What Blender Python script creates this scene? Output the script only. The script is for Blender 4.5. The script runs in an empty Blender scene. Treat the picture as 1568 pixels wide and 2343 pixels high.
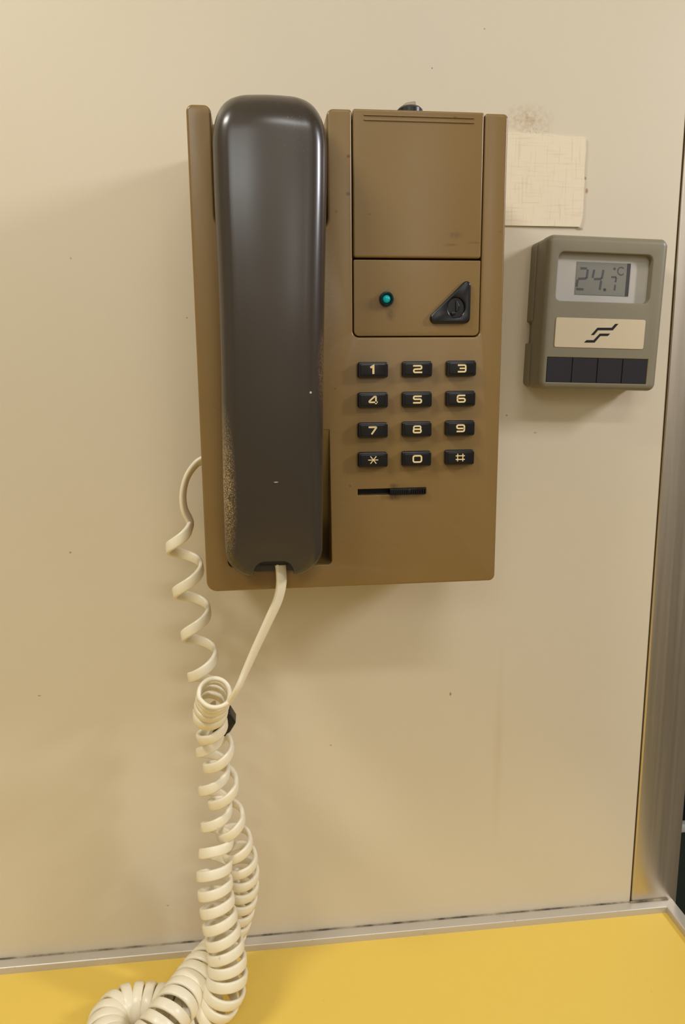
import bpy, bmesh, math, random
from mathutils import Vector, Matrix
from mathutils.geometry import tessellate_polygon, delaunay_2d_cdt

# ------------------------------------------------------------------ camera, world, lights, exposure
scn = bpy.context.scene
COL = scn.collection
PW, PH, FPX, DIST = 1568, 2343, 1694.0, 0.42
PSI, THETA, RHO = 0.11162261, 0.18414894, -0.00861528      # yaw, pitch down, roll
_f = Vector((math.sin(PSI) * math.cos(THETA), math.cos(PSI) * math.cos(THETA), -math.sin(THETA)))
_r = Vector((math.cos(PSI), -math.sin(PSI), 0)); _u = _r.cross(_f)
CF = _f
CR = math.cos(RHO) * _r + math.sin(RHO) * _u
CU = -math.sin(RHO) * _r + math.cos(RHO) * _u
CAMP = Vector((0, -DIST, 0))
cam_d = bpy.data.cameras.new('camera'); cam = bpy.data.objects.new('camera', cam_d); COL.objects.link(cam)
cam.matrix_world = Matrix(((CR.x, CU.x, -CF.x, 0), (CR.y, CU.y, -CF.y, -DIST), (CR.z, CU.z, -CF.z, 0), (0, 0, 0, 1)))
cam_d.sensor_fit = 'VERTICAL'; cam_d.sensor_height = 36.0; cam_d.lens = FPX / PH * 36.0
cam_d.clip_start = 0.01; cam_d.clip_end = 50
scn.camera = cam

def lin(c):
    if isinstance(c, str): c = [int(c[i:i + 2], 16) for i in (0, 2, 4)]
    return tuple((v / 255 / 12.92) if v / 255 <= 0.04045 else ((v / 255 + 0.055) / 1.055) ** 2.4 for v in c) + (1,)

w = bpy.data.worlds.new('world'); scn.world = w; w.use_nodes = True
w.node_tree.nodes['Background'].inputs[0].default_value = lin((255, 236, 214))
w.node_tree.nodes['Background'].inputs[1].default_value = 0.0

def area(name, loc, target, sx, sy, power, col):
    d = bpy.data.lights.new(name, 'AREA'); d.shape = 'RECTANGLE'; d.size = sx; d.size_y = sy
    d.energy = power; d.color = col
    o = bpy.data.objects.new(name, d); COL.objects.link(o); o.location = loc
    o.rotation_euler = (Vector(target) - Vector(loc)).to_track_quat('-Z', 'Y').to_euler()
    return o
LAMP_SIDE = area('side_lamp_light', (0.80, -0.38, 0.36), (0.05, 0, 0.0), 0.06, 0.16, 3.0, (1.0, 1.0, 1.08))
LAMP_CEIL = area('ceiling_lamp_light', (-0.45, -0.38, 0.62), (-0.15, 0.0, 0.05), 0.22, 0.12, 2.9, (1.0, 0.98, 0.90))
ROOM_FILL = area('room_fill_light', (0.30, -1.15, 0.98), (0.15, -1.9, -0.25), 0.5, 0.3, 14.0, (1.0, 1.02, 1.02))  # added fill: unseen light aimed at the front wall for ambient bounce
REAR_FILL = area('rear_fill_light', (-0.50, -1.80, 0.74), (0.0, 0.0, -0.1), 0.42, 0.36, 2.5, (0.98, 1.03, 1.02))  # added soft light for handset sheen and ambient fill, no window modelled
LID_STREAK = area('lid_streak_light', (0.48, -1.86, 0.42), (0.2, 0.0, 0.2), 0.045, 0.40, 0.5, (1.0, 1.0, 1.02))  # added narrow unseen light that puts a vertical streak on the lid

scn.view_settings.view_transform = 'Standard'; scn.view_settings.look = 'None'
scn.view_settings.exposure = 0.26; scn.view_settings.gamma = 1.0
scn.view_settings.use_curve_mapping = False

# ------------------------------------------------------------------ helpers
def ray(x, y): return CF + CR * ((x - PW / 2) / FPX) - CU * ((y - PH / 2) / FPX)
def U(x, y, h):                     # point seen at pixel x,y standing h metres proud of the wall
    d = ray(x, y); return CAMP + d * ((DIST - h) / d.y)
def US(x, y, z):                    # point seen at pixel x,y on the horizontal plane z
    d = ray(x, y); return CAMP + d * (z / d.z)
def P2(x, y, h): v = U(x, y, h); return (v.x, v.z)

def root_loc(o):
    while o.parent: o = o.parent
    return o.location
def link(name, me, mat, parent=None):
    o = bpy.data.objects.new(name, me); COL.objects.link(o)
    if mat: me.materials.append(mat)
    if parent:
        l = root_loc(parent).copy(); o.parent = parent
        me.transform(Matrix.Translation(-l))
    return o
def tag(o, label=None, cat=None, group=None, kind=None):
    if label: o['label'] = label
    if cat: o['category'] = cat
    if group: o['group'] = group
    if kind: o['kind'] = kind
    return o
def thing(name, label, cat, loc=(0, 0, 0), group=None):
    o = bpy.data.objects.new(name, None); COL.objects.link(o); o.location = loc; o.empty_display_size = 0.02
    return tag(o, label, cat, group)
def finish(bm, name, smooth=True, angle=40, flat_ng=True):
    me = bpy.data.meshes.new(name); bm.to_mesh(me); bm.free()
    return me

def fillet(pts, radii, seg=6):
    n = len(pts); out = []
    if not isinstance(radii, (list, tuple)): radii = [radii] * n
    for i in range(n):
        p = Vector(pts[i]); a = Vector(pts[i - 1]); b = Vector(pts[(i + 1) % n]); r = radii[i]
        if r <= 0: out.append(tuple(p)); continue
        u = (a - p).normalized(); v = (b - p).normalized()
        ang = math.acos(max(-1, min(1, u.dot(v)))); d = r / math.tan(ang / 2)
        d = min(d, (a - p).length * 0.49, (b - p).length * 0.49); r2 = d * math.tan(ang / 2)
        c = p + (u + v).normalized() * (r2 / math.sin(ang / 2))
        s = p + u * d - c; e = p + v * d - c
        a0 = math.atan2(s.y, s.x); a1 = math.atan2(e.y, e.x); da = (a1 - a0 + math.pi) % (2 * math.pi) - math.pi
        for k in range(seg + 1):
            t = a0 + da * k / seg; out.append((c.x + r2 * math.cos(t), c.y + r2 * math.sin(t)))
    return out
def sarea(p): return sum(p[i - 1][0] * p[i][1] - p[i][0] * p[i - 1][1] for i in range(len(p))) / 2
def ccw(p): return list(p) if sarea(p) > 0 else list(reversed(p))
def rect(x0, x1, z0, z1): return [(x0, z0), (x1, z0), (x1, z1), (x0, z1)]
def inset(p, d):                    # p ccw; positive d moves inwards
    n = len(p); out = []
    for i in range(n):
        a = Vector(p[i - 1]); b = Vector(p[i]); c = Vector(p[(i + 1) % n])
        e1 = b - a; e2 = c - b
        n1 = Vector((-e1.y, e1.x)); n2 = Vector((-e2.y, e2.x))
        n1 = n1.normalized() if n1.length > 1e-12 else n2.normalized(); n2 = n2.normalized() if n2.length > 1e-12 else n1
        m = n1 + n2
        if m.length < 1e-6: m = n1
        m.normalize(); k = d / max(0.35, m.dot(n1)); out.append((b.x + m.x * k, b.y + m.y * k))
    return out
def inside(p, x, y):
    c = False; j = len(p) - 1
    for i in range(len(p)):
        if (p[i][1] > y) != (p[j][1] > y) and x < (p[j][0] - p[i][0]) * (y - p[i][1]) / (p[j][1] - p[i][1]) + p[i][0]: c = not c
        j = i
    return c
def fill_tris(loops):                # triangles of an outline with holes, as indices into the joined loops
    if len(loops) == 1: return tessellate_polygon([[Vector((x, z, 0)) for x, z in loops[0]]])
    vs, ed = [], []
    for l in loops:
        b = len(vs); vs += [Vector(q) * 1000 for q in l]; ed += [(b + i, b + (i + 1) % len(l)) for i in range(len(l))]
    ov, _, of, vm, _, _ = delaunay_2d_cdt(vs, ed, [], 0, 1e-7)
    out = []
    for t in of:
        cx = sum(ov[i].x for i in t) / 3000; cz = sum(ov[i].y for i in t) / 3000
        if inside(loops[0], cx, cz) and not any(inside(l, cx, cz) for l in loops[1:]): out.append(tuple(vm[i][0] if vm[i] else min(range(len(vs)), key=lambda k: (vs[k] - ov[i]).length) for i in t))
    return out
def plate_bm(outer, h0, h1, bev=0.0, holes=(), seg=4, bm=None, hole_bev=None, cap_back=True):
    """Solid plate: outline in wall coordinates (x,z), from h0 to h1 proud of the wall, front edges rounded."""
    bm = bm or bmesh.new()
    hb = bev if hole_bev is None else hole_bev
    loops = [(ccw(outer), 1, bev)] + [(ccw(h), -1, hb) for h in holes]
    front, back = [], []
    for pts, sgn, b in loops:
        rings = [(pts, h0)]
        if b > 0:
            for k in range(seg + 1):
                t = math.pi / 2 * k / seg
                rings.append((inset(pts, sgn * b * (1 - math.cos(t))), h1 - b + b * math.sin(t)))
        else: rings.append((pts, h1))
        vs = [[bm.verts.new((x, -h, z)) for x, z in r] for r, h in rings]
        n = len(pts)
        for a, c in zip(vs, vs[1:]):
            for i in range(n):
                j = (i + 1) % n
                q = (a[i], a[j], c[j], c[i]) if sgn > 0 else (a[j], a[i], c[i], c[j])
                try: f = bm.faces.new(q); f.smooth = True
                except ValueError: pass
        front.append((rings[-1][0], vs[-1])); back.append((rings[0][0], vs[0]))
    for side, sgn in ((front, 1), (back, -1)):
        if sgn < 0 and not cap_back: continue
        allv = [v for _, vs in side for v in vs]
        tris = fill_tris([r for r, _ in side])
        for t in tris:
            a, b, c = [allv[i] for i in t]
            nx = (b.co - a.co).cross(c.co - a.co)
            if nx.length < 1e-14: continue
            if (nx.y < 0) != (sgn > 0): b, c = c, b
            try: bm.faces.new((a, b, c))
            except ValueError: pass
    return bm
def to_obj(name, bm, mat, parent=None, angle=35):
    me = bpy.data.meshes.new(name); bm.to_mesh(me); bm.free()
    o = link(name, me, mat, parent)
    try: me.set_sharp_from_angle(angle=math.radians(angle))
    except Exception: pass
    return o
def plate(name, outer, h0, h1, mat, parent=None, bev=0.0, holes=(), seg=4, **k):
    return to_obj(name, plate_bm(outer, h0, h1, bev, holes, seg, **k), mat, parent)
def box_bm(x0, x1, y0, y1, z0, z1, bev=0.0, bm=None):
    b2 = bmesh.new(); bmesh.ops.create_cube(b2, size=1.0)
    bmesh.ops.transform(b2, matrix=Matrix.Translation(((x0 + x1) / 2, (y0 + y1) / 2, (z0 + z1) / 2)) @ Matrix.Diagonal((x1 - x0, y1 - y0, z1 - z0, 1)), verts=b2.verts)
    if bev: bmesh.ops.bevel(b2, geom=list(b2.edges), offset=bev, segments=3, profile=0.5, affect='EDGES')
    if bm is None: return b2
    me = bpy.data.meshes.new('tmp'); b2.to_mesh(me); b2.free(); bm.from_mesh(me); bpy.data.meshes.remove(me); return bm
def box(name, x0, x1, y0, y1, z0, z1, mat, parent=None, bev=0.0):
    return to_obj(name, box_bm(x0, x1, y0, y1, z0, z1, bev), mat, parent)
def ribbon2(pts, wd, closed=False):            # outline polygons of a stroked polyline: list of quads merged as one loop
    n = len(pts); L, R = [], []
    for i in range(n):
        p = Vector(pts[i])
        a = Vector(pts[i - 1]) if (i > 0 or closed) else None
        b = Vector(pts[(i + 1) % n]) if (i < n - 1 or closed) else None
        d1 = (p - a).normalized() if a is not None else (b - p).normalized()
        d2 = (b - p).normalized() if b is not None else d1
        n1 = Vector((-d1.y, d1.x)); n2 = Vector((-d2.y, d2.x)); m = (n1 + n2)
        m = m.normalized() if m.length > 1e-6 else n1
        k = wd / 2 / max(0.45, m.dot(n1)); L.append(p + m * k); R.append(p - m * k)
    return L, R
def stroke_bm(bm, pts, wd, h0, h1, closed=False):
    L, R = ribbon2(pts, wd, closed); n = len(pts)
    rows = []
    for h in (h0, h1): rows.append(([bm.verts.new((v.x, -h, v.y)) for v in L], [bm.verts.new((v.x, -h, v.y)) for v in R]))
    m = n if closed else n - 1
    for i in range(m):
        j = (i + 1) % n
        (l0, r0), (l1, r1) = rows
        for q in ((l1[i], r1[i], r1[j], l1[j]), (l0[i], l1[i], l1[j], l0[j]), (r1[i], r0[i], r0[j], r1[j])): bm.faces.new(q)
    if not closed:
        for i in (0, n - 1):
            (l0, r0), (l1, r1) = rows
            bm.faces.new((l0[i], r0[i], r1[i], l1[i]) if i == 0 else (l1[i], r1[i], r0[i], l0[i]))
    return bm
def round_line(pts, radii, seg=4):             # open polyline with rounded corners
    out = [pts[0]]; n = len(pts)
    if not isinstance(radii, (list, tuple)): radii = [radii] * n
    for i in range(1, n - 1):
        f = fillet([pts[i - 1], pts[i], pts[i + 1]], [0, radii[i], 0], seg); out += f[1:-1]
    out.append(pts[-1]); return out
def lathe_bm(profile, seg, center, axis='y', bm=None):  # profile (radius, height); axis 'y' : height towards the room, 'z': up
    bm = bm or bmesh.new(); rings = []
    for r, h in profile:
        ring = []
        for k in range(seg):
            a = 2 * math.pi * k / seg; c, s = math.cos(a) * r, math.sin(a) * r
            co = (center[0] + c, center[1] - h, center[2] + s) if axis == 'y' else (center[0] + c, center[1] + s, center[2] + h)
            ring.append(bm.verts.new(co))
        rings.append(ring)
    for a, b in zip(rings, rings[1:]):
        for k in range(seg):
            j = (k + 1) % seg; f = bm.faces.new((a[k], a[j], b[j], b[k])); f.smooth = True
    bm.faces.new(rings[-1]); bm.faces.new(list(reversed(rings[0])))
    bmesh.ops.recalc_face_normals(bm, faces=bm.faces)
    return bm

# ------------------------------------------------------------------ materials
class Mat:
    def __init__(s, name, color, rough=0.5, metal=0.0, spec=0.5, coat=0.0):
        s.m = bpy.data.materials.new(name); s.m.use_nodes = True; s.nt = s.m.node_tree; s.b = s.nt.nodes['Principled BSDF']
        s.b.inputs['Base Color'].default_value = lin(color); s.b.inputs['Roughness'].default_value = rough
        s.b.inputs['Metallic'].default_value = metal; s.b.inputs['Specular IOR Level'].default_value = spec
        if coat: s.b.inputs['Coat Weight'].default_value = coat; s.b.inputs['Coat Roughness'].default_value = 0.26
        s.col = None; s.base = lin(color)
    def n(s, t, **k):
        x = s.nt.nodes.new(t)
        for a, v in k.items(): setattr(x, a, v)
        return x
    def coords(s, scale=(1, 1, 1)):
        if not hasattr(s, 'tc'): s.tc = s.n('ShaderNodeNewGeometry')
        mp = s.n('ShaderNodeMapping'); mp.inputs['Scale'].default_value = scale
        s.nt.links.new(s.tc.outputs['Position'], mp.inputs[0]); return mp.outputs[0]
    def noise(s, scale, detail=4, stretch=(1, 1, 1), rough=0.5):
        x = s.n('ShaderNodeTexNoise'); x.inputs['Scale'].default_value = scale; x.inputs['Detail'].default_value = detail
        x.inputs['Roughness'].default_value = rough
        s.nt.links.new(s.coords(stretch), x.inputs['Vector']); return x.outputs['Fac']
    def ramp(s, fac, a, b, lo=0.0, hi=1.0):
        x = s.n('ShaderNodeMapRange'); x.inputs['From Min'].default_value = a; x.inputs['From Max'].default_value = b
        x.inputs['To Min'].default_value = lo; x.inputs['To Max'].default_value = hi
        s.nt.links.new(fac, x.inputs['Value']); return x.outputs['Result']
    def math(s, op, a, b):
        x = s.n('ShaderNodeMath', operation=op)
        for i, v in enumerate((a, b)):
            if isinstance(v, (int, float)): x.inputs[i].default_value = v
            else: s.nt.links.new(v, x.inputs[i])
        return x.outputs[0]
    def mix(s, fac, color):
        x = s.n('ShaderNodeMix', data_type='RGBA')
        if isinstance(fac, (int, float)): x.inputs[0].default_value = fac
        else: s.nt.links.new(fac, x.inputs[0])
        if s.col: s.nt.links.new(s.col, x.inputs[6])
        else: x.inputs[6].default_value = s.base
        x.inputs[7].default_value = lin(color); s.col = x.outputs[2]
        s.nt.links.new(s.col, s.b.inputs['Base Color']); return s
    def blob(s, cx, cz, rx, rz, soft=0.6):     # mask of a stain at a place on the wall plane
        mp = s.n('ShaderNodeMapping'); mp.inputs['Location'].default_value = (-cx / rx, 0, -cz / rz)
        mp.inputs['Scale'].default_value = (1 / rx, 0, 1 / rz)
        if not hasattr(s, 'tc'): s.tc = s.n('ShaderNodeNewGeometry')
        s.nt.links.new(s.tc.outputs['Position'], mp.inputs[0])
        l = s.n('ShaderNodeVectorMath', operation='LENGTH'); s.nt.links.new(mp.outputs[0], l.inputs[0])
        return s.ramp(l.outputs['Value'], 1.0, 1 - soft)
    def rough(s, fac, lo, hi, a=0.3, b=0.7):
        s.nt.links.new(s.ramp(fac, a, b, lo, hi), s.b.inputs['Roughness']); return s
    def bump(s, fac, strength, dist=0.0005):
        x = s.n('ShaderNodeBump'); x.inputs['Strength'].default_value = strength; x.inputs['Distance'].default_value = dist
        s.nt.links.new(fac, x.inputs['Height']); s.nt.links.new(x.outputs[0], s.b.inputs['Normal']); return s

def px(x, y, h=0.0): v = U(x, y, h); return v.x, v.z
M = {}
# wall laminate with old stains and specks
m = Mat('wall_laminate', (212, 200, 177), 0.36, spec=0.4)
m.mix(m.ramp(m.noise(9, 3), 0.35, 0.7, 0, 0.10), (196, 178, 142))
cx, cz = px(1208, 272); m.mix(m.math('MULTIPLY', m.blob(cx, cz, 0.017, 0.0085, 0.9), m.ramp(m.noise(330, 6, rough=0.65), 0.42, 0.70, 0, 0.8)), (164, 124, 66))
cx, cz = px(1225, 300); m.mix(m.math('MULTIPLY', m.blob(cx, cz, 0.012, 0.0035, 0.8), m.ramp(m.noise(700, 6, rough=0.7), 0.5, 0.66, 0, 0.6)), (150, 118, 80))
for (sx, sy, rx, rz, col) in ((1343, 437, .0011, .0018, (150, 105, 52)), (1340, 408, .0008, .0011, (150, 112, 66)), (1031, 1588, .0008, .0015, (104, 88, 60)),
        (989, 156, .0005, .0006, (96, 84, 66)), (1109, 66, .0006, .0006, (150, 110, 84)), (161, 1264, .0009, .0008, (150, 130, 96)), (90, 1592, .0012, .0005, (140, 122, 90)),
        (428, 727, .0006, .0006, (140, 122, 90)), (1160, 950, .0006, .0006, (96, 80, 60)), (757, 1705, .0009, .0006, (150, 130, 96)), (384, 2072, .0009, .0006, (150, 130, 100)),
        (1225, 990, .0012, .0007, (168, 148, 112)), (162, 591, .0007, .0006, (168, 150, 110)), (1325, 524, .003, .001, (140, 120, 92))):
    cx, cz = px(sx, sy); m.mix(m.math('MULTIPLY', m.blob(cx, cz, rx, rz, 0.6), 0.75), col)
m.mix(m.math('MULTIPLY', m.blob(0.145, -0.235, 0.004, 0.075, 0.9), 0.22), (188, 166, 122))
m.bump(m.noise(900, 2), 0.03, 0.0002)
M['wall'] = m.m
M['room'] = Mat('room_panel', (196, 188, 174), 0.55).m
M['ceil'] = Mat('ceiling_panel', (220, 214, 202), 0.6).m
M['floor'] = Mat('floor_vinyl', (162, 154, 138), 0.5).m
m = Mat('steel_brushed', (206, 196, 182), 0.34, metal=1.0); m.rough(m.noise(300, 3, (1, 1, 0.02)), 0.30, 0.42); M['steel'] = m.m
m = Mat('anodised_trim', (198, 190, 176), 0.34, metal=0.35)
m.mix(m.ramp(m.noise(160, 6, rough=0.75), 0.62, 0.74, 0, 0.6), (120, 104, 82)); M['trim'] = m.m
m = Mat('yellow_laminate', (232, 198, 90), 0.45, spec=0.4)
m.mix(m.ramp(m.noise(60, 5, rough=0.7), 0.68, 0.76, 0, 0.3), (170, 132, 56)); M['yellow'] = m.m
M['dirt'] = Mat('joint_dirt', (104, 84, 46), 0.8).m
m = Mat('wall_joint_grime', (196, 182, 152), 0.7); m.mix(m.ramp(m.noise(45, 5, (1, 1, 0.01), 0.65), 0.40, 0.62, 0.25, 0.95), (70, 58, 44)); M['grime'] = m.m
M['dark'] = Mat('dark_void', (14, 12, 12), 0.6).m
M['green'] = Mat('dark_green_panel', (44, 54, 48), 0.5).m
M['navy'] = Mat('dark_cloth', (24, 22, 30), 0.8).m
M['white'] = Mat('white_edging', (226, 222, 220), 0.4).m
# telephone plastic with grime and scuffs
m = Mat('telephone_plastic', (130, 103, 58), 0.30, spec=0.5)
m.mix(m.ramp(m.noise(38, 1), 0.35, 0.75, 0, 0.12), (112, 82, 46))
def ph(x, y): return px(x, y, 0.0755)
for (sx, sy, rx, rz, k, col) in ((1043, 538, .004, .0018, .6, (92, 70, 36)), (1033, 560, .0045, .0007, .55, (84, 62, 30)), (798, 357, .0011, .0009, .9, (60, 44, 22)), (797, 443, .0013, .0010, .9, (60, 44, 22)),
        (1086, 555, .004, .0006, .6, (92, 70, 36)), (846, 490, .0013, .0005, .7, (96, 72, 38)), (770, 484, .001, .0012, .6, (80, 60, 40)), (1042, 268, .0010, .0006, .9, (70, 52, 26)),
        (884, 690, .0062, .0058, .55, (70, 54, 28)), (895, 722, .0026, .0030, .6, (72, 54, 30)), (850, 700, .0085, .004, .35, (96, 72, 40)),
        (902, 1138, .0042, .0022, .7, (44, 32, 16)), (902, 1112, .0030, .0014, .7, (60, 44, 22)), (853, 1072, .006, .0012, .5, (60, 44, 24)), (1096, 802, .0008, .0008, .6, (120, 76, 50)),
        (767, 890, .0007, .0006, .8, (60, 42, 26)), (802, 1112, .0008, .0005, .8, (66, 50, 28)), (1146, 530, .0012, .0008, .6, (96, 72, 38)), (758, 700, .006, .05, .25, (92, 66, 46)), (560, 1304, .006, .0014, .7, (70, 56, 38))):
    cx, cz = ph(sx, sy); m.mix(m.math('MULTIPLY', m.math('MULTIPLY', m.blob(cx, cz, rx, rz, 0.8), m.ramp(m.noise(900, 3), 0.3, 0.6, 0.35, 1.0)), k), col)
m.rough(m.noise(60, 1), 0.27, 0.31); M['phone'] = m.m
m = Mat('key_plastic', (15, 14, 17), 0.25); M['key'] = m.m
M['legend'] = Mat('legend_cream', (232, 206, 152), 0.5).m
m = Mat('handset_plastic', (57, 49, 41), 0.2, spec=0.5, coat=0.35)
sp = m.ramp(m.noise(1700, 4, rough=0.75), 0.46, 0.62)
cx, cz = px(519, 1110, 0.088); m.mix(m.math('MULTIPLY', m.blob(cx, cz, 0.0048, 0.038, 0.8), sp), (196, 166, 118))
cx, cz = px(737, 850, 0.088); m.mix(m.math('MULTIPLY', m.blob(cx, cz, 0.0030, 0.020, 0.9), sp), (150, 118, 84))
sp2 = m.ramp(m.noise(1500, 3, rough=0.6), 0.645, 0.70, 0, 0.55)
cx, cz = px(690, 290, 0.095); m.mix(m.math('MULTIPLY', m.blob(cx, cz, 0.016, 0.016, 0.9), sp2), (150, 138, 128))
cx, cz = px(632, 1104, 0.097); m.mix(m.blob(cx, cz, 0.0012, 0.0003, 0.5), (190, 184, 160))
cx, cz = px(711, 898, 0.097); m.mix(m.blob(cx, cz, 0.0006, 0.0006, 0.5), (210, 196, 170))
m.b.inputs['Roughness'].default_value = 0.27; M['handset'] = m.m
m = Mat('cord_vinyl', (236, 226, 200), 0.33, spec=0.5); m.b.inputs['Subsurface Weight'].default_value = 0.0
m.mix(m.ramp(m.noise(220, 4, rough=0.7), 0.66, 0.78, 0, 0.35), (150, 128, 92)); M['cord'] = m.m
m = Mat('thermometer_plastic', (128, 120, 98), 0.40); M['therm'] = m.m
m = Mat('display_silver', (180, 175, 166), 0.40); M['silver'] = m.m
m = Mat('lcd_glass', (128, 127, 118), 0.22); M['lcd'] = m.m
M['lcd_seg'] = Mat('lcd_segment', (78, 76, 80), 0.4).m
M['lcd_edge'] = Mat('lcd_dark_band', (60, 58, 58), 0.4).m  # dark frame band at the right edge of the LCD glass
M['plate'] = Mat('logo_plate', (206, 190, 160), 0.42, metal=0.1).m
m = Mat('solar_cell', (40, 36, 42), 0.30); M['solar'] = m.m
M['black'] = Mat('black_plastic', (16, 15, 18), 0.35).m
m = Mat('paper_linen', (228, 213, 184), 0.6)
m.mix(m.ramp(m.noise(900, 3, (1, 1, 0.07)), 0.55, 0.70, 0, 0.30), (196, 176, 140)); m.mix(m.ramp(m.noise(900, 3, (0.07, 1, 1)), 0.55, 0.70, 0, 0.30), (196, 176, 140)); M['paper'] = m.m
m = Mat('led_rim', (16, 34, 40), 0.15); M['led_rim'] = m.m
m = Mat('led_lens', (10, 128, 126), 0.2); m.b.inputs['Emission Color'].default_value = lin((0, 190, 185)); m.b.inputs['Emission Strength'].default_value = 0.25; M['led'] = m.m
M['metal'] = Mat('lock_metal', (150, 140, 128), 0.25, metal=1.0).m

# ------------------------------------------------------------------ setting
XL, XR, YR, ZF, ZC = -1.30, 1.60, -1.90, -1.25, 1.05
WX = 0.2405
S = lambda o: tag(o, kind='structure')
S(box('wall_back', XL, WX, 0.0, 0.03, ZF, ZC, M['wall']))
S(box('floor', XL, XR, YR, 1.60, ZF - 0.03, ZF, M['floor']))
S(box('ceiling', XL, XR, YR, 1.60, ZC, ZC + 0.03, M['ceil']))
S(box('wall_left', XL - 0.03, XL, YR, 0.03, ZF, ZC, M['room']))
S(box('wall_front', XL, XR, YR - 0.03, YR, ZF, ZC, M['room']))
S(box('wall_right', XR, XR + 0.03, YR, 1.60, ZF, ZC, M['room']))
S(box('wall_far', WX, XR, 1.60, 1.63, ZF, ZC, M['navy']))
# brushed steel post closing the wall end, and the grimy joint in front of it
S(box('trim_1', WX + 0.0008, 0.2735, -0.0012, 0.032, ZF, ZC, M['steel'], bev=0.0010))
S(box('trim_2', WX - 0.0002, WX + 0.0020, 0.0012, 0.028, ZF, ZC, M['dirt']))

# counter with yellow top and pale metal edging
ZT = -0.3525; ZY = ZT - 0.0046; CX1 = 0.2700; TW = 0.0075
counter = thing('counter', 'yellow laminate counter with pale metal edge strip below the telephone', 'counter', (0.0, -0.25, ZY - 0.03))
box('worktop', XL + 0.002, CX1 - 0.0005, -0.52, -0.0008, ZY - 0.030, ZY, M['yellow'], counter)
def prism(name, a, b, prof, mat, parent, miter_a=0, miter_b=0, bev=True):
    """profile (across, up) swept from a to b along the wall or towards the room"""
    bm = bmesh.new(); rings = []
    d = (Vector(b) - Vector(a)).normalized(); side = Vector((d.y, -d.x, 0))
    for P, mt in ((a, miter_a), (b, miter_b)):
        rings.append([bm.verts.new(Vector(P) + side * s + Vector((0, 0, u)) + d * (mt * s)) for s, u in prof])
    n = len(prof)
    for i in range(n):
        j = (i + 1) % n; f = bm.faces.new((rings[0][i], rings[0][j], rings[1][j], rings[1][i]))
    bm.faces.new(rings[1]); bm.faces.new(list(reversed(rings[0])))
    bmesh.ops.recalc_face_normals(bm, faces=bm.faces)
    return to_obj(name, bm, mat, parent, 30)
hgt = ZT - ZY + 0.0010
prof = [(0, 0), (TW, 0)] + [(TW - 0.0009 + 0.0009 * math.cos(t * math.pi / 8), hgt - 0.0009 + 0.0009 * math.sin(t * math.pi / 8)) for t in range(5)] + [(0, hgt)]
prism('edge_strip', (XL + 0.002, -0.0004, ZY - 0.0010), (CX1, -0.0004, ZY - 0.0010), prof, M['trim'], counter, 0, -1)
prism('edge_strip', (CX1, -0.0004, ZY - 0.0010), (CX1, -0.52, ZY - 0.0010), prof, M['trim'], counter, 1, 0)
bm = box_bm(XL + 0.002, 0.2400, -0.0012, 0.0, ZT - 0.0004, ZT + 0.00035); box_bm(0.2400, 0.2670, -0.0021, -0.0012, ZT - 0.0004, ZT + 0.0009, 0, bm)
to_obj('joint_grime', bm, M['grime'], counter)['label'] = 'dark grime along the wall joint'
# bench seen past the post
bench = thing('bench', 'dark green bench panel with white rounded edge beyond the steel post', 'bench', (1.0, 0.9, ZF))
zb = U(1562, 1898, -0.585).z
box('panel', 0.40, 1.55, 0.60, 0.95, ZF, zb - 0.002, M['green'], bench)
box('seat', 0.40, 1.55, 0.600, 0.95, zb - 0.002, zb + 0.006, M['navy'], bench)
box('edging', 0.40, 1.55, 0.585, 0.600, zb - 0.0075, zb + 0.0075, M['white'], bench, bev=0.004)

# ------------------------------------------------------------------ telephone
H0, HF = 0.050, 0.075
X0, X1, Z0, Z1 = -0.0267, 0.1146, -0.1016, 0.1131
tel = thing('telephone', 'olive brown wall telephone with black keypad mounted above the yellow counter', 'telephone', ((X0 + X1) / 2, 0, Z0))
def p(x, y, h=HF): return P2(x, y, h)
# back box
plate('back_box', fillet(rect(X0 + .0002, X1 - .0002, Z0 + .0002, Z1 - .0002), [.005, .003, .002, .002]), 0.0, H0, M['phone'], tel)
xa, xb = p(488, 400)[0], p(749, 400)[0]           # cradle notch
zn = p(617, 528)[1]
xc, xd = p(806, 420)[0], p(1107, 420)[0]          # panel notch
zp = p(955, 771)[1]
outer = fillet([(X0, Z0), (X1, Z0), (X1, Z1), (xd, Z1), (xd, zp), (xc, zp), (xc, Z1), (xb, Z1), (xb, zn), (xa, zn), (xa, Z1), (X0, Z1)],
               [.005, .003, .0022, .0013, .0028, .0028, .0013, .003, .006, .006, .003, .0028], 8)
# lower cradle pocket and slider slot
wx0, wx1 = p(519, 1200)[0], p(759, 1200)[0]; wz0, wz1 = p(640, 1296)[1], p(640, 985)[1]
pocket = fillet([(wx0, wz0), (wx1, wz0), (wx1 - .0006, wz1), (wx0, wz1)], [.003, .0022, .0002, .0002])
sx0, sx1 = p(819, 1126)[0], p(975, 1124)[0]; sz0, sz1 = p(900, 1132)[1], p(900, 1117.5)[1]
slot = rect(sx0, sx1, sz0, sz1)
plate('front_shell', outer, H0, HF, M['phone'], tel, bev=0.0011, holes=[pocket, slot], seg=4, hole_bev=0.0004)
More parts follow.
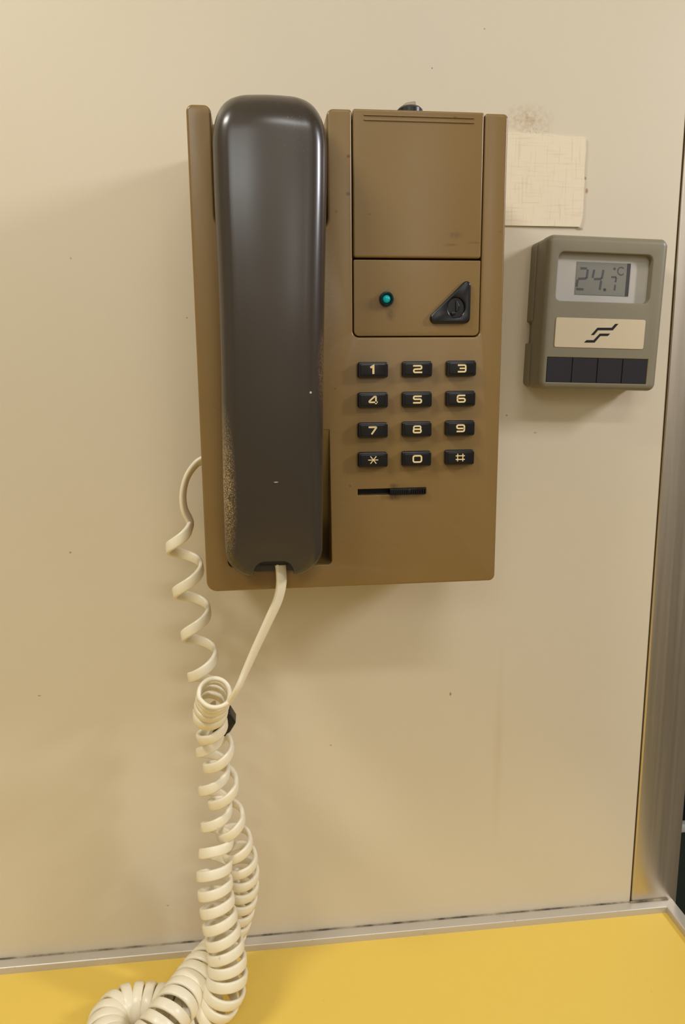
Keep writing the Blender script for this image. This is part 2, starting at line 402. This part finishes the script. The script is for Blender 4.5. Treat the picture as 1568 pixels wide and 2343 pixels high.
# ramp inside the lower pocket
bm = bmesh.new()
vs = [bm.verts.new(c) for c in ((wx0, -(HF - .0004), wz1), (wx1, -(HF - .0004), wz1), (wx1, -(H0 + .002), wz0), (wx0, -(H0 + .002), wz0), (wx0, -H0, wz1), (wx1, -H0, wz1), (wx1, -H0, wz0), (wx0, -H0, wz0))]
for q in ((0, 3, 2, 1), (4, 5, 6, 7), (0, 1, 5, 4), (1, 2, 6, 5), (2, 3, 7, 6), (3, 0, 4, 7)): bm.faces.new([vs[i] for i in q])
bmesh.ops.recalc_face_normals(bm, faces=bm.faces)
to_obj('cradle_ramp', bm, M['phone'], tel)
# dark backing behind panel gaps
plate('gap_backing', rect(xc - .0004, xd + .0004, zp - .0004, Z1 - .002), H0, H0 + .018, M['dark'], tel)
g = 0.00045
zs = p(955, 592.5)[1]
lid = plate('hinged_lid', fillet([(xc + g, zs + g), (xd - g, zs + g), (xd - g, Z1 + .0002), (xc + g, Z1 + .0002)], [.0012, .0012, .001, .001]), H0 + .019, HF + .0002, M['phone'], tel, bev=0.0008)
for yy in (263.5, 274.5):
    a = p(832, yy); b = p(1085, yy + 7); zz = (a[1] + b[1]) / 2
    plate('rib', fillet(rect(a[0], b[0], zz - .00035, zz + .00035), .0003, 3), HF, HF + .00065, M['phone'], lid, bev=0.00025, seg=2)
pan = plate('lower_panel', fillet([(xc + g, zp + g), (xd - g, zp + g), (xd - g, zs - g), (xc + g, zs - g)], [.0024, .0024, .0006, .0006]), H0 + .019, HF - .0001, M['phone'], tel, bev=0.0004)
# lamp
c = U(885, 684, HF + .001)
led = to_obj('indicator_lamp', lathe_bm([(.0033, -.002), (.0033, .0012), (.0030, .0020), (.0025, .0022), (.0022, .0014), (.0018, .0010)], 28, (c.x, -HF, c.z)), M['led_rim'], tel)
led['label'] = 'dark teal ring of the indicator lamp'
o = to_obj('lens', lathe_bm([(.0017, .0004), (.0016, .0016), (.0013, .0024), (.0008, .0029), (.0002, .0031)], 24, (c.x, -HF, c.z)), M['led'], led); o['label'] = 'turquoise lamp lens'
# triangular black lock plate with round hole
tri = fillet([p(966, 741), p(1074.5, 740), p(1077.5, 629)], [.0024, .0024, .0021], 8)
cc = U(1043, 704, HF); circ = [(cc.x + .0040 * math.cos(a * math.pi / 14) * .98, cc.z + .0045 * math.sin(a * math.pi / 14)) for a in range(28)]
tr = plate('triangle_plate', tri, HF - .0005, HF + .0016, M['key'], pan, bev=0.0009, holes=[circ], hole_bev=0.0008); tr['label'] = 'black rounded triangle with a round lock hole'
plate('lock_core', [(cc.x + .0041 * math.cos(a * math.pi / 14), cc.z + .0046 * math.sin(a * math.pi / 14)) for a in range(28)], HF - .0004, HF + .0001, M['black'], pan)
bm = bmesh.new()
plate_bm(fillet([(cc.x - .0002, cc.z + .0040), (cc.x + .0009, cc.z + .0022), (cc.x + .0016, cc.z + .0006), (cc.x + .0012, cc.z - .0012), (cc.x - .0002, cc.z - .0026)], .0004, 3), HF, HF + .0010, .0003, bm=bm)
plate_bm([(cc.x - .0013 + .0011 * math.cos(a * .5236), cc.z - .0026 + .0010 * math.sin(a * .5236)) for a in range(12)], HF, HF + .0012, .0004, bm=bm)
to_obj('lock_tumbler', bm, M['key'], pan)
# keypad
DG = {'1': [([(.20, .66), (.52, .85), (.52, 0)], 0, .22)],
      '2': [([(0, .765), (.92, .765), (.92, .43), (.085, .40), (.085, .075), (1.0, .075)], .13, .17)],
      '3': [([(.05, .765), (.92, .765), (.92, .075), (.05, .075)], .14, .17), ([(.25, .43), (.92, .43)], 0, .15)],
      '4': [([(.80, 0), (.80, .80), (.62, .78), (.06, .30), (.10, .20), (.98, .20)], [0, .05, .10, .10, .05, 0], .17)],
      '5': [([(.96, .765), (.085, .765), (.085, .45), (.92, .45), (.92, .075), (.02, .075)], .13, .17)],
      '6': [([(.94, .765), (.085, .765), (.085, .075), (.92, .075), (.92, .44), (.1, .44)], .17, .17)],
      '7': [([(0, .765), (.88, .765), (.32, 0)], [0, .05, 0], .18)],
      '8': [([(.12, .43), (.12, .765), (.88, .765), (.88, .43), (.12, .43)], .14, .16), ([(.5, .43), (.085, .43), (.085, .075), (.915, .075), (.915, .43), (.5, .43)], .14, .17)],
      '9': [([(.06, .075), (.92, .075), (.92, .765), (.085, .765), (.085, .40), (.9, .40)], .17, .17)],
      '0': [([(.5, .765), (.085, .765), (.085, .075), (1.0, .075), (1.0, .765), (.5, .765)], .19, .17)],
      '*': [([(-.05, .42), (1.05, .42)], 0, .10), ([(.20, .82), (.84, .02)], 0, .10), ([(.84, .82), (.20, .02)], 0, .10)],
      '#': [([(.22, 0), (.22, .85)], 0, .10), ([(.80, 0), (.80, .85)], 0, .10), ([(0, .62), (1.02, .62)], 0, .11), ([(0, .22), (1.02, .22)], 0, .11)]}
names = {'*': 'asterisk', '#': 'hash'}
HK = HF + 0.0034
rows = ((('1', 853.5, 846.5), ('2', 955, 844.5), ('3', 1056, 843)), (('4', 853.5, 915.5), ('5', 954.5, 914), ('6', 1054.5, 912)),
        (('7', 853.5, 984.5), ('8', 954, 982), ('9', 1053, 979.5)), (('*', 853.5, 1052), ('0', 953.5, 1049.5), ('#', 1052, 1046.5)))
for row in rows:
    for ch, kx, ky in row:
        q = U(kx, ky, HK - .001); kw, kh = .0141, .0072
        key = plate('key', fillet(rect(q.x - kw / 2, q.x + kw / 2, q.z - kh / 2, q.z + kh / 2), .0012, 5), HF - .0003, HK - .0004, M['key'], tel, bev=0.0007)
        key['label'] = 'black push key marked ' + names.get(ch, ch)
        # slightly raised inner face
        plate('key_top', fillet(rect(q.x - kw / 2 + .0011, q.x + kw / 2 - .0011, q.z - kh / 2 + .0010, q.z + kh / 2 - .0010), .0006, 3), HK - .0006, HK, M['key'], key, bev=0.0003, seg=2)
        bm = bmesh.new(); sw = 0.0043
        for pts, rad, wd in DG[ch]:
            pl = round_line(pts, rad) if rad != 0 else pts
            stroke_bm(bm, [(q.x + (a - .5) * sw, q.z + (b - .42) * sw) for a, b in pl], wd * sw, HK - .0002, HK + .00006 + .00003 * DG[ch].index((pts, rad, wd)))
        to_obj('legend', bm, M['legend'], key)['label'] = 'cream character on the key'
# volume slider
plate('slot_bottom', rect(sx0 - .0005, sx1 + .0005, sz0 - .0005, sz1 + .0005), H0, HF - .006, M['dark'], tel)
kx0 = p(892, 1125)[0]
sl = plate('slider', rect(kx0, sx1 - .0002, sz0 + .0001, sz1 - .0001), HF - .0055, HF + .0012, M['key'], tel, bev=0.0003, seg=2)
for i in range(16):
    if i == 8: continue
    xx = kx0 + .0005 + i * (sx1 - kx0 - .0012) / 15.2
    plate('grip_rib', rect(xx, xx + .00055, sz0 + .0003, sz1 - .0003), HF + .0010, HF + .0020, M['key'], sl, bev=0.0001, seg=1)
# lock on top of the telephone
q = U(938, 250, .066)
wsh = to_obj('lock_collar', lathe_bm([(.0058, -.003), (.0058, q.z - Z1 - .0006), (.0048, q.z - Z1 + .0004), (.0036, q.z - Z1 + .0008)], 28, (q.x, -.066, Z1), 'z'), M['black'], tel)
bm = bmesh.new(); zq = q.z + .0002
prf = [(-.0042, 0), (-.0030, .0012), (-.0018, .0019), (.0010, .0024), (.0022, .0025), (.0024, 0)]
vv = [[bm.verts.new((q.x + a, y, zq + b)) for a, b in prf] for y in (-.068, -.0645)]
for i in range(len(prf)):
    j = (i + 1) % len(prf); bm.faces.new((vv[0][i], vv[0][j], vv[1][j], vv[1][i]))
bm.faces.new(vv[0]); bm.faces.new(list(reversed(vv[1]))); bmesh.ops.recalc_face_normals(bm, faces=bm.faces)
bmesh.ops.bevel(bm, geom=list(bm.edges), offset=.0002, segments=1, affect='EDGES')
to_obj('lock_tab', bm, M['metal'], tel)['label'] = 'small metal lock tab'

# ------------------------------------------------------------------ handset
def interp(tab, x):
    if x <= tab[0][0]: return tab[0][1]
    for (a, va), (b, vb) in zip(tab, tab[1:]):
        if x <= b:
            t = (x - a) / (b - a); t = t * t * (3 - 2 * t) if False else t
            return va + (vb - va) * t
    return tab[-1][1]
HS = 0.087
zt, zbm = U(615, 218, .084).z, U(628, 1313, .084).z
LT = [(y, U(x, y, HS)) for x, y in ((487, 340), (488, 380), (491, 460), (496, 560), (500, 640), (503, 720), (506, 850), (508, 980), (510, 1100), (513, 1200), (515, 1260))]
RT = [(y, U(x, y, HS)) for x, y in ((748, 340), (748, 400), (746, 480), (744, 560), (742, 650), (740, 760), (739, 900), (739, 1050), (738.5, 1200), (738, 1260))]
ltab = sorted((v.z, v.x) for _, v in LT); rtab = sorted((v.z, v.x) for _, v in RT)
def smooth_tab(tab, z): return sum(interp(tab, z + d) for d in (-.012, -.006, 0, .006, .012)) / 5
hft = [(-.092, .0895), (-.075, .0925), (-.05, .0958), (-.02, .0985), (.02, .1), (.06, .0995), (.085, .0985), (.115, .096)]
hbt = [(-.092, .064), (-.072, .066), (-.060, .0705), (-.045, .0762), (.03, .0762), (.045, .0735), (.055, .066), (.07, .060), (.115, .058)]
rings = []
N = 90
for i in range(N + 1):
    t = i / N; e = 0.5 - 0.5 * math.cos(math.pi * t); t2 = 0.55 * e + 0.45 * t
    z = zt + (zbm - zt) * t2; dt = zt - z; db = z - zbm
    xl, xr = smooth_tab(ltab, min(max(z, ltab[0][0]), ltab[-1][0])), smooth_tab(rtab, min(max(z, rtab[0][0]), rtab[-1][0]))
    cxx = (xl + xr) / 2; hw = (xr - xl) / 2
    hf = smooth_tab(hft, z); hb = smooth_tab(hbt, z)
    if dt < .022: hw -= .0115 * (1 - math.sqrt(max(0, 1 - (1 - dt / .022) ** 2)))
    if dt < .016: hf -= .0135 * (1 - math.sqrt(max(0, 1 - (1 - dt / .016) ** 2)))
    if dt < .010: hb += .006 * (1 - math.sqrt(max(0, 1 - (1 - dt / .010) ** 2)))
    if db < .0125: hw -= .0135 * (1 - math.sqrt(max(0, 1 - (1 - db / .0125) ** 2)))
    if db < .0016: hf -= .0012 * (1 - math.sqrt(max(0, 1 - (1 - db / .0016) ** 2)))
    low = max(0.0, min(1.0, (-.030 - z) / .05))            # lower end: flatter face with tighter shoulders
    r = .0085 * (1 - low) + .0050 * low; r = min(r, (hf - hb) * .75, hw * .8); crown = .0030 * (1 - low) + .0006 * low
    half = []
    for k in range(9): a = (hw - r) * k / 8; half.append((a, hf - crown * (a / hw) ** 2))
    hs = half[-1][1]
    for k in range(1, 9):
        a = math.pi / 2 * k / 8; half.append((hw - r + r * math.sin(a), hs - r + r * math.cos(a)))
    hs -= r
    half.append((hw - .0002 - .0016 * low, (hs + hb) / 2)); half.append((hw - .0012 - .0018 * low, hb + .0012)); half.append((hw - .0025 - .0018 * low, hb)); half.append((hw * .5, hb))
    full = [(-a, b) for a, b in reversed(half[1:])] + half
    rings.append([(cxx + a, -b, z) for a, b in full])
bm = bmesh.new(); rv = [[bm.verts.new(c) for c in r] for r in rings]
n = len(rv[0])
for a, b in zip(rv, rv[1:]):
    for i in range(n):
        j = (i + 1) % n; bm.faces.new((a[i], a[j], b[j], b[i])).smooth = True
bm.faces.new(list(reversed(rv[0]))); bm.faces.new(rv[-1])
bmesh.ops.recalc_face_normals(bm, faces=bm.faces)
hand = thing('handset', 'dark grey brown plastic handset resting in the telephone cradle', 'handset', (0.005, -.06, zbm))
shell = to_obj('shell', bm, M['handset'], hand, 50)
# notch for the cord at the lower end
a = U(580, 1300, .0895); b = U(672, 1300, .0895); zn1 = U(626, 1282, .0895).z
nb = plate_bm(fillet([(a.x, zbm - .01), (b.x, zbm - .01), (b.x, zn1), (a.x, zn1)], [0, 0, .0055, .0055], 8), .079, .12)
cut = to_obj('cutter', nb, None, hand)
mod = shell.modifiers.new('notch', 'BOOLEAN'); mod.operation = 'DIFFERENCE'; mod.object = cut; mod.solver = 'EXACT'
bpy.context.view_layer.update()
dg = bpy.context.evaluated_depsgraph_get()
me = bpy.data.meshes.new_from_object(shell.evaluated_get(dg), depsgraph=dg)
shell.modifiers.clear(); shell.data = me
try: me.set_sharp_from_angle(angle=math.radians(50))
except Exception: pass
bpy.data.objects.remove(cut)
zq = zn1 - .0022
plate('cord_socket', fillet(rect(a.x + .0006, b.x - .0006, zq, zn1 - .0002), [.0002, .0002, .004, .004], 5), .0792, .0862, M['handset'], hand, bev=.0004, seg=2)
plate('socket_opening', rect(a.x + .0028, b.x - .0022, zq - .0018, zq), .0792, .0835, M['black'], hand)

# ------------------------------------------------------------------ coiled cord
RW, RTK = 0.0057, 0.0024
def catmull(P, per=12):
    out = []; n = len(P)
    for i in range(n - 1):
        p0 = P[max(i - 1, 0)]; p1 = P[i]; p2 = P[i + 1]; p3 = P[min(i + 2, n - 1)]
        for k in range(per):
            t = k / per
            out.append(tuple(0.5 * (2 * b + (c - a) * t + (2 * a - 5 * b + 4 * c - d) * t * t + (3 * b - a - 3 * c + d) * t ** 3) for a, b, c, d in zip(p0, p1, p2, p3)))
    out.append(tuple(P[-1])); return out
# spine of the coil: (pixel x, pixel y, h or None, radius, pitch)
RS = 0.0105
def sp3(x, y, h): v = U(x, y, h); return (v.x, v.y, v.z)
def shf(x, y, z): v = US(x, y, z); return (v.x, v.y, v.z)
ZS = ZY + RS + 0.0010
spine = []
def add(pt, r, pitch): spine.append(tuple(pt) + (r, pitch))
# hanging open turns beside the telephone
for q in ((416, 1209, .034, .0042, .0222), (419, 1255, .034, .0078, .0240), (428, 1310, .034, .0079, .0240), (437, 1362, .034, .0079, .0243), (447, 1416, .034, .0078, .0245),
          (456, 1470, .035, .0078, .0240), (464, 1522, .035, .0078, .0230), (472, 1575, .034, .0078, .0225), (479, 1630, .033, .0078, .0225), (485, 1700, .034, .0079, .0230),
          (490, 1770, .035, .0080, .0225), (494, 1840, .036, .0080, .0220), (498, 1900, .038, .0082, .0175), (494, 1950, .042, .0084, .0125), (491, 2000, .046, .0088, .0100),
          (496, 2060, .050, .0088, .0090), (506, 2120, .054, .0090, .0083), (516, 2170, .057, .0094, .0078), (521, 2215, .060, .0098, .0073), (515, 2262, .063, .0104, .0070)):
    add(sp3(*q[:3]), q[3], q[4])
add(sp3(488, 2303, .0635), .0104, .0069)
for q in ((440, 2322, 0, .0069), (400, 2310, 0, .0069), (350, 2301, 0, .0069), (300, 2302, 0, .0068), (265, 2318, 0, .0066), (246, 2350, 0, .0064), (248, 2390, 0, .0064), (272, 2418, 0, .0064), (314, 2412, .004, .0063), (354, 2368, .009, .0062), (394, 2314, .013, .0062), (428, 2268, .013, .0062)):
    add(shf(q[0], q[1], ZS + q[2]), .0104, q[3])
for q in ((462, 2222, .048, .0104, .0064), (497, 2178, .034, .0096, .0068), (528, 2130, .031, .0088, .0074), (546, 2080, .031, .0084, .0080),
          (555, 2030, .032, .0084, .0088), (553, 1975, .034, .0086, .0100), (538, 1920, .036, .0084, .0150), (520, 1860, .038, .0082, .0220), (508, 1790, .040, .0080, .0235), (500, 1725, .042, .0080, .0225),
          (490, 1685, .043, .0080, .0165), (482, 1655, .045, .0080, .0115), (482, 1630, .048, .0080, .0098), (486, 1608, .055, .0079, .0090), (490, 1593, .064, .0077, .0086), (491, 1587, .074, .0076, .0086), (491, 1585, .084, .0076, .0086)):
    add(sp3(*q[:3]), q[3], q[4])
sp_d = catmull(spine, 40)
pts = [Vector(q[:3]) for q in sp_d]
# parallel transported frame
T = [(pts[min(i + 1, len(pts) - 1)] - pts[max(i - 1, 0)]).normalized() for i in range(len(pts))]
Nn = [(Vector((1, 0, 0)) - T[0] * T[0].x).normalized()]
for i in range(1, len(pts)):
    v = Nn[-1] - T[i] * Nn[-1].dot(T[i]); Nn.append(v.normalized())
# resample the coil by phase
PH0 = math.radians(20)
coil = []; phase = 0.0; STEP = 2 * math.pi / 30
acc = 0.0; i = 0; total = []
for k in range(len(pts)):
    if k: acc += (pts[k] - pts[k - 1]).length * 2 * math.pi / ((sp_d[k][4] + sp_d[k - 1][4]) / 2)
    total.append(acc + 2.7 * math.pi * max(0.0, min(1.0, (k / 40 - 22) / 7)))   # the two hanging strands wind between each other
nph = int(total[-1] / STEP); j = 0
for s in range(nph + 1):
    ph_ = s * STEP
    while j < len(total) - 2 and total[j + 1] < ph_: j += 1
    t = (ph_ - total[j]) / max(1e-9, total[j + 1] - total[j])
    c = pts[j].lerp(pts[j + 1], t); tn = T[j].lerp(T[j + 1], t).normalized(); nv = Nn[j].lerp(Nn[j + 1], t); nv = (nv - tn * nv.dot(tn)).normalized(); bv = tn.cross(nv)
    r = sp_d[j][3] * (1 - t) + sp_d[j + 1][3] * t
    a = PH0 + ph_
    e = nv * math.cos(a) + bv * math.sin(a)
    coil.append((c + e * r, e))
# let the coil end where it turns off towards the handset: lower right of the last turn seen along its axis
for back in range(30, 75):
    cc_, ee = coil[-1 - back]
    if abs(math.degrees(math.atan2(ee.dot(CU), ee.dot(CR))) + 42) < 7: break
coil = coil[:len(coil) - back]
# straight leads at both ends
def lead(ptsl, e_end, e_start):
    d = catmull([tuple(q) for q in ptsl], 14); n = len(d)
    return [(Vector(q), (e_start.lerp(e_end, k / (n - 1))).normalized()) for k, q in enumerate(d)]
d0 = (coil[1][0] - coil[0][0]).normalized()
A = [Vector((X0 - .0002, -.036, U(470, 1050, .036).z)), Vector(sp3(449, 1062, .036)), Vector(sp3(428, 1092, .036)), Vector(sp3(419, 1130, .035)), Vector(sp3(422, 1165, .034)), coil[0][0] - d0 * .004]
leadA = lead(A + [coil[0][0]], coil[0][1], coil[0][1])[:-1]
d1 = (coil[-1][0] - coil[-2][0]).normalized()
hs_s = U(642, 1290, .0815)
B = [coil[-1][0], coil[-1][0] + d1 * .003, Vector(sp3(546, 1572, .080)), Vector(sp3(562, 1536, .079)), Vector(sp3(586, 1482, .079)), Vector(sp3(614, 1422, .080)), Vector(sp3(636, 1372, .081)), Vector(sp3(644, 1332, .082)), Vector((hs_s.x, hs_s.y, hs_s.z))]
leadB = lead(B, Vector((0.55, -0.8, 0.2)).normalized(), coil[-1][1])[1:]
path = leadA + coil + leadB
for j0 in (len(leadA), len(leadA) + len(coil)):
    for _ in range(14):
        old = list(path)
        for k in range(max(1, j0 - 10), min(len(path) - 1, j0 + 9)):
            path[k] = ((old[k - 1][0] + old[k + 1][0]) * 0.25 + old[k][0] * 0.5, ((old[k - 1][1] + old[k + 1][1]) * 0.25 + old[k][1] * 0.5).normalized())
bm = bmesh.new(); prev = None; NS = 12
for i, (c, e) in enumerate(path):
    t = (path[min(i + 1, len(path) - 1)][0] - path[max(i - 1, 0)][0]).normalized()
    wv = t.cross(e).normalized(); ev = wv.cross(t)
    ring = []
    for k in range(NS):
        a = 2 * math.pi * k / NS; ca, sa = math.cos(a), math.sin(a)
        sx = math.copysign(abs(ca) ** 0.55, ca) * RW / 2; sy = math.copysign(abs(sa) ** 0.62, sa) * RTK / 2
        ring.append(bm.verts.new(c + wv * sx + ev * sy))
    if prev:
        for k in range(NS):
            q = (k + 1) % NS; bm.faces.new((prev[k], prev[q], ring[q], ring[k])).smooth = True
    else: bm.faces.new(ring)
    prev = ring
bm.faces.new(prev); bmesh.ops.recalc_face_normals(bm, faces=bm.faces)
cord = to_obj('coiled_cord', bm, M['cord'], None, 80)
tag(cord, 'cream coiled telephone cord hanging from the handset onto the yellow counter', 'cord')
# black clip on the cord
q = U(519, 1650, .034)
clip = plate('cord_clip', fillet([P2(524, 1618, .034), P2(541, 1645, .034), P2(528, 1666, .034), P2(500, 1690, .034), P2(486, 1672, .034)], [.0012, .0016, .001, .001, .001], 5), .029, .039, M['black'], None, bev=.0012)
tag(clip, 'small black plastic clip tucked behind the cream coiled cord', 'clip')

# ------------------------------------------------------------------ thermometer
RZ = math.radians(-1.7); HT = 0.024
tc = U(1381, 716, HT)
ther = thing('thermometer', 'grey solar wall thermometer with small digital display beside the telephone', 'thermometer', (tc.x, 0, tc.z))
_c, _s = math.cos(-RZ), math.sin(-RZ)
def t2(x, y, h=HT):                    # pixel -> coordinates of the upright case, kept as wall coordinates before the tilt
    v = U(x, y, h); dx, dz = v.x - tc.x, v.z - tc.z
    return (tc.x + dx * _c - dz * _s, tc.z + dx * _s + dz * _c)
def t_quad(a, b, h=HT):               # upright rectangle from the mean of opposite pixel corners: a=(tl,tr,br,bl)
    q = [t2(x, y, h) for x, y in a]
    return rect((q[0][0] + q[3][0]) / 2, (q[1][0] + q[2][0]) / 2, (q[2][1] + q[3][1]) / 2, (q[0][1] + q[1][1]) / 2)
xr_ = (t2(1519, 600, .019)[0] + t2(1493, 870, .019)[0]) / 2; xl_ = (t2(1222, 600, .004)[0] + t2(1205, 860, .004)[0]) / 2
zt_ = t2(1385, 543, .020)[1]; zb_ = t2(1365, 892, .020)[1]
win = t_quad(((1281, 576), (1494.5, 583), (1489, 692), (1271, 691)), 0)
pln = t_quad(((1272, 727), (1477, 731), (1473, 798), (1268, 796)), 0)
sol = t_quad(((1253.5, 818), (1484, 821), (1479, 877), (1249, 876)), 0)
zn_a, zn_b = t2(1212, 735, .004)[1], t2(1206, 786, .004)[1]
back = fillet([(xl_ - .0004, zb_ + .001), (xr_ - .001, zb_ + .001), (xr_ - .001, zt_ - .001), (xl_ - .0004, zt_ - .001), (xl_ - .0004, zn_a), (xl_ + .0016, zn_a - .0006), (xl_ + .0016, zn_b + .0006), (xl_ - .0004, zn_b)], [.003, .003, .003, .003, .0003, .0006, .0006, .0003])
plate('back_case', back, 0.0, 0.0075, M['therm'], ther, bev=0.0004, seg=2)
case = fillet(rect(xl_, xr_, zb_, zt_), [.004] * 4, 8)
wr = fillet(win, .0032, 6)
plate('mid_case', inset(ccw(case), .0003), 0.0065, 0.0150, M['therm'], ther)
front = plate('front_case', case, 0.0145, HT, M['therm'], ther, bev=0.0034, holes=[wr, sol], seg=6, hole_bev=0.0006)
disp = plate('display_panel', inset(ccw(wr), -.0004), 0.0148, 0.0196, M['silver'], ther)
HD = 0.0196
lq = t_quad(((1321, 599), (1443, 603), (1438, 677.5), (1315.5, 674)), 0, HD)
lcd = plate('lcd_screen', lq, HD - .0002, HD + .0003, M['lcd'], disp); lcd['label'] = 'grey liquid crystal display reading 24.7 degrees'
def lp(x, y): return t2(1310 + x / 10.453, 580 + y / 10.453, HD)
bm = bmesh.new(); h0, h1 = HD + .0002, HD + .00036; sw = .0012
for seg in (((190, 357), (345, 360)), ((368, 385), (338, 595)), ((330, 600), (135, 608)), ((122, 625), (98, 800)), ((92, 852), (262, 858)),
            ((520, 390), (478, 585)), ((740, 395), (700, 605)), ((515, 613), (690, 611)), ((686, 650), (650, 872))):
    stroke_bm(bm, [lp(*q) for q in seg], sw, h0, h1)
for seg in (((925, 565), (1045, 567)), ((1045, 575), (1028, 690)), ((1024, 748), (1000, 885))): stroke_bm(bm, [lp(*q) for q in seg], sw * .8, h0, h1)
stroke_bm(bm, [lp(1160 + 80 * math.cos(a), 425 - 92 * math.sin(a)) for a in [math.radians(40 + 280 * k / 16) for k in range(17)]], sw * .55, h0, h1)
for dx, dy, rr in ((768, 868, 34), (1005, 368, 34)):
    stroke_bm(bm, [lp(dx + rr * .5 * math.cos(a * math.pi / 4), dy - rr * .5 * math.sin(a * math.pi / 4)) for a in range(8)], sw * .8 if dy > 500 else sw * .6, h0, h1, True)
to_obj('lcd_digits', bm, M['lcd_seg'], disp)['label'] = 'dark display digits'
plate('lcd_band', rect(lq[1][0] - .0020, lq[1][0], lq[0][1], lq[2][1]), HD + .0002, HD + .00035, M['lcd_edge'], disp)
pl_ = plate('logo_plate', fillet(pln, .0011, 4), HT - .0006, HT + .0004, M['plate'], ther, bev=0.0002, seg=1); pl_['label'] = 'cream plate with black angular emblem'
def lg(x, y): return t2(1320 + x / 13.07, 720 + y / 13.07, HT + .0004)
bm = bmesh.new()
for poly in (((425, 610), (520, 610), (640, 467), (1080, 467), (1250, 275), (1150, 275), (1050, 390), (620, 390)), ((222, 835), (535, 835), (710, 638), (935, 638), (1000, 565), (690, 565), (505, 760), (292, 760))):
    plate_bm([lg(*q) for q in poly], HT + .0003, HT + .00048, 0, bm=bm)
to_obj('emblem', bm, M['black'], pl_)['label'] = 'black angular emblem'
xs0, xs1 = sol[0][0], sol[1][0]; zs0, zs1 = sol[0][1], sol[2][1]
plate('solar_backing', rect(xs0 - .0005, xs1 + .0005, zs0 - .0005, zs1 + .0005), 0.0148, HT - .0010, M['black'], ther)
for k in range(4):
    wq = (xs1 - xs0) / 4
    plate('solar_cell', rect(xs0 + k * wq + .0003, xs0 + (k + 1) * wq - .0003, zs0 + .0002, zs1 - .0002), HT - .0036, HT - .0004, M['solar'], ther)
ther.rotation_euler = (0, -RZ, 0)

# ------------------------------------------------------------------ paper card on the wall
xp0 = X1 + .003
pt = [(xp0, P2(1163, 303, 0)[1] + .0004), P2(1340, 316, 0), P2(1331, 500, 0), P2(1325, 520, 0), (xp0, P2(1158, 516, 0)[1])]
random.seed(2); torn = []
for i in range(1, 24):
    t = i / 24; torn.append((pt[0][0] + (pt[1][0] - pt[0][0]) * t, pt[0][1] + (pt[1][1] - pt[0][1]) * t + random.uniform(-.00025, .00025)))
edge = []
for i in range(1, 20):
    t = i / 20; edge.append((pt[1][0] + (pt[2][0] - pt[1][0]) * t + random.uniform(-.00025, .00020), pt[1][1] + (pt[2][1] - pt[1][1]) * t))
card = plate('paper_card', [pt[0]] + torn + [pt[1]] + edge + pt[2:], 0.0, 0.0013, M['paper'])
tag(card, 'blank cream linen-textured card stuck on the wall beside the telephone', 'card')
